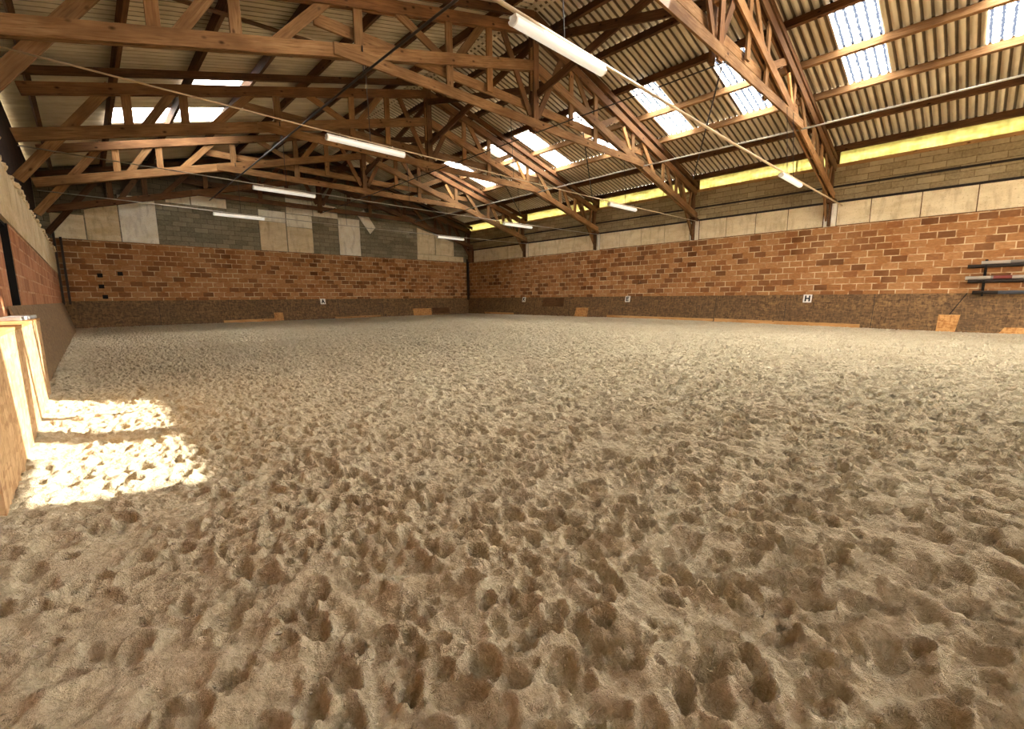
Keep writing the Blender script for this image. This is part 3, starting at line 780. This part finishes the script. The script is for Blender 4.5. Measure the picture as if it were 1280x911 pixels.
# crossed braces along the ridge, one pair per bay
bl = ['crossed ridge braces between the nearest and second truss', 'crossed ridge braces between the second and third truss',
      'crossed ridge braces between the third and fourth truss', 'crossed ridge braces between the fourth truss and the end wall truss']
for i in range(4):
    a, b_ = TY[i] + .12, TY[i + 1] - .12
    root = tag(empty('ridge_brace', (RX, (a + b_) / 2, 6.2)), bl[i], 'ridge brace', 'ridge bracing')
    m = MB(); m.beam((RX - .03, a, 6.4), (RX - .03, b_, 7.5), .05, .18, E_X); m.build('brace', M['timber_dark'], root)
    m = MB(); m.beam((RX + .03, a, 7.45), (RX + .03, b_, 6.25), .05, .18, E_X); m.build('brace', M['timber_dark'], root)
# roof-plane tie rods and pipes
def rod(name, pts, r, mat, label, cat, n=8):
    m = MB(); m.tube(pts, r, n); return tag(m.build(name, M[mat], smooth=True), label, cat)
rod('tie_rod', [(RX, TY[0] - .2, 5.32), (RX, TY[4], 5.32)], .014, 'steel_dark', 'thin dark rod running under the king posts along the hall', 'tie rod')
for i in range(3):
    a, b_ = TY[i], TY[i + 1]
    x0, x1 = 12.9, 18.2
    rod('wind_brace', [(x0, a + 1.55, roof_z(x0) - .24), (x1, b_ + .05, roof_z(x1) - .26)], .022, 'steel_dark',
        ['slanting dark wind brace under the right slope before the second truss', 'slanting dark wind brace under the right slope before the third truss', 'slanting dark wind brace under the right slope before the fourth truss'][i], 'wind brace')
m = MB(); m.beam((1.2, 9.85, roof_z(1.2) - .235), (5.5, 11.7, roof_z(5.5) - .235), .03, .13, E_Z)
tag(m.build('wind_brace', M['timber_dark']), 'thin board brace slanting under the left roof slope beyond the second truss', 'wind brace')
for x, z, lb, mt in ((4.25, 5.26, 'long dark sprinkler pipe running under the left half of the trusses', 'steel_dark'),
                     (14.2, 5.45, 'long pale sprinkler pipe running under the right roof slope', 'steel_grey')):
    root = tag(empty('pipe', (x, 8, z)), lb, 'pipe')
    m = MB(); m.tube([(x, -3, z), (x, 4, z - .02), (x, 8.5, z + .02), (x, 13.4, z), (x, 22.9, z)], .021, 10); m.build('pipe_run', M[mt], root, smooth=True)
    for y in TY[:4]:
        m = MB(); zt = chord(x) ; m.tube([(x, y - .085, z - .02), (x, y - .085, max(zt + .1, z + .12))], .011, 6)
        m.tube([(x, y - .085, z - .03), (x, y + .05, z - .03)], .011, 6); m.build('pipe_hanger', M['steel_dark'], root)

# ------------------------------------------------------------------ conduits and tube lights
rows = [(3.8, 3.99, [3.44, 12.05]), (8.55, 4.06, [3.41, 12.05]), (13.43, 4.07, [3.43, 12.13]), (18.3, 4.08, [3.43, 12.35])]
wl = [('nearest tube light, large at top centre under a tan conduit', 'small tube light at the right above the panels near the nearest truss'),
      ('tube light hanging left of centre below the second truss', 'tube light at the right in front of the eave strip near the second truss foot'),
      ('tube light hanging in front of the cream end wall panels, upper one', 'tube light right of centre, just left of the third truss foot'),
      ('tube light against the grey end wall blocks, leftmost and lowest', 'small tube light low in front of the end wall panels by the far corner')]
cl = ['tan conduit carrying the nearest tube light across the hall', 'conduit crossing the hall at the second truss', 'conduit crossing the hall at the third truss', 'thin conduit crossing the hall at the fourth truss']
for (y, z, xs), lbs, clb in zip(rows, wl, cl):
    root = tag(empty('conduit', (RX, y - .22, z)), clb, 'conduit', 'conduits across the hall')
    m = MB(); m.tube([(XL, y - .22, z + .03), (3.5, y - .22, z - .02), (9, y - .22, z - .05), (14, y - .22, z - .02), (XR - .1, y - .22, z + .02)], .022 if y < 5 else .012, 8)
    m.build('tube_run', M['conduit' if y < 9 else 'steel_grey'], root, smooth=True)
    for x in (4.25, 8.0 if y > 5 else 12.5, 13.0):
        m = MB(); m.tube([(x, y - .22, z - .02), (x + .03, y - .1, min(chord(x), 5.5) if abs(x - RX) > 5.2 else 5.5)], .007, 6); m.build('hanger_wire', M['steel_dark'], root)
    for x0, lb in zip(xs, lbs):
        L = 1.55; zc = z - .13
        lr = tag(empty('tube_light', (x0 + L / 2, y - .22, zc)), lb, 'tube light', 'fluorescent tube lights')
        m = MB(); m.box(x0, x0 + L, y - .22 - .05, y - .22 + .05, zc + .025, zc + .065); m.build('housing', M['white_metal'], lr, bevel=.006)
        m = MB(); n = 10; poly = []
        for k in range(n + 1):
            a = math.pi + math.pi * k / n
            poly.append((x0 + .02, y - .22 + .062 * math.cos(a), zc + .025 + .062 * math.sin(a)))
        m.prism(poly, (L - .04, 0, 0), (0, 1, 0), (0, 0, 1)); m.build('diffuser', M['tube'], lr)
        for xe in (x0, x0 + L - .02):
            m = MB(); poly2 = [(xe, p[1] + (p[1] - y + .22) * .06, p[2]) for p in poly]; m.prism(poly2, (.02, 0, 0), (0, 1, 0), (0, 0, 1)); m.build('end_cap', M['white_metal'], lr)
        for xe in (x0 + .25, x0 + L - .25):
            m = MB(); m.tube([(xe, y - .22, zc + .06), (xe, y - .22, z)], .008, 6); m.build('clip', M['steel_grey'], lr)

# ------------------------------------------------------------------ odds and ends
# loose tilted sheet hanging before the end wall
root = tag(empty('loose_panel', (11.6, YE - .1, 4.6)), 'loose white panel hanging tilted on the grey end wall', 'panel')
m = MB(); m.prism([(11.42, YE - .10, 5.87), (12.04, YE - .10, 4.98), (11.72, YE - .10, 4.62), (11.2, YE - .10, 5.3)], (0, .03, 0), (1, 0, 0), (0, 0, 1)); m.build('sheet', M['panel_white'], root)
m = MB(); m.prism([(11.42, YE - .13, 5.87), (11.3, YE - .13, 5.2), (10.98, YE - .13, 5.56)], (0, .02, 0), (1, 0, 0), (0, 0, 1)); m.build('folded_corner', M['panel_white'], root)
# dark steel posts in the two far corners
for xs_, lb in (((-.57, -.40), 'pair of dark steel uprights in the left far corner'), ((XR - .16, XR - .05), 'dark steel upright in the right far corner')):
    root = tag(empty('corner_post', (xs_[0], YE - .2, 0)), lb, 'post', 'corner posts')
    for k, x in enumerate(xs_):
        m = MB(); m.box(x - .035, x + .035, YE - .16 + .03 * k, YE - .09 + .03 * k, 1.0, 3.6 if k == 0 else 3.45); m.build('upright', M['steel_dark'], root)
# pole rack on the right wall
root = tag(empty('pole_rack', (XR, -.5, 1.1)), 'black steel rack on the right brick wall holding jump poles', 'pole rack')
for y in (.1, -1.6):
    m = MB(); m.box(XR - .03, XR - .002, y - .03, y + .03, 1.15, 2.05); upr = m.build('upright', M['black'], root)
    for z in (1.13, 1.45, 1.86):
        m = MB(); m.box(XR - .30, XR, y - .02, y + .02, z - .10, z - .06); m.box(XR - .30, XR - .28, y - .02, y + .02, z - .06, z + .02); m.build('arm', M['black'], upr)
def pole(z, x, y1, mats, label):
    root = tag(empty('jump_pole', (x, y1, z)), label, 'jump pole', 'jump poles on the wall rack')
    y = y1
    for k, (mt, l) in enumerate(mats):
        m = MB(); m.tube([(x, y, z), (x, y - l, z)], .05, 12); m.build('painted_band', M[mt], root, smooth=False); y -= l
pole(1.955, XR - .10, .20, [('pole_white', .55), ('pole_grey', .4), ('pole_white', .5), ('pole_grey', 1.2)], 'grey and white pole on the top tier of the wall rack')
pole(1.862, XR - .21, .46, [('pole_black', 2.9)], 'black pole lying in front on the top tier of the rack')
pole(1.545, XR - .10, .48, [('pole_white', .5), ('brick_pole' if False else 'pole_grey', .05), ('red', .35), ('pole_white', .4), ('red', .5), ('pole_white', .9)], 'red and white striped pole on the middle tier of the rack')
pole(1.445, XR - .21, .42, [('pole_black', 2.9)], 'black pole lying in front on the middle tier of the rack')
pole(1.135, XR - .16, .30, [('pole_black', .5), ('pole_blue', 2.4)], 'blue grey pole on the bottom tier of the rack just above the kickboard')

# ------------------------------------------------------------------ light
W = bpy.data.worlds.new('sky'); SC.world = W; W.use_nodes = True
nt = W.node_tree; nt.nodes.clear()
bg = nt.nodes.new('ShaderNodeBackground'); ow = nt.nodes.new('ShaderNodeOutputWorld'); nt.links.new(bg.outputs[0], ow.inputs[0])
bg.inputs[0].default_value = (1.0, .975, .93, 1); bg.inputs[1].default_value = SKY
sd = bpy.data.lights.new('sun', 'SUN'); so = bpy.data.objects.new('sun', sd); COL.objects.link(so)
sd.energy = SUN; sd.angle = math.radians(.25); sd.color = (1, .95, .88)
el = math.atan(.68); hd = Vector((-1, .4, 0)).normalized()
dv = Vector((hd.x * math.cos(el), hd.y * math.cos(el), -math.sin(el)))
so.rotation_euler = dv.to_track_quat('-Z', 'Y').to_euler(); so.location = (30, -10, 12)

for o in bpy.data.objects:
    if '_loc' in o: del o['_loc']

vs_ = SC.view_settings
vs_.view_transform = 'Standard'; vs_.look = 'None'; vs_.gamma = 1; vs_.use_curve_mapping = False; vs_.exposure = EXPO
SC.cycles.max_bounces = 8; SC.cycles.diffuse_bounces = 6; SC.cycles.transparent_max_bounces = 16
SC.cycles.use_denoising = True
SC.cycles.sample_clamp_indirect = 12
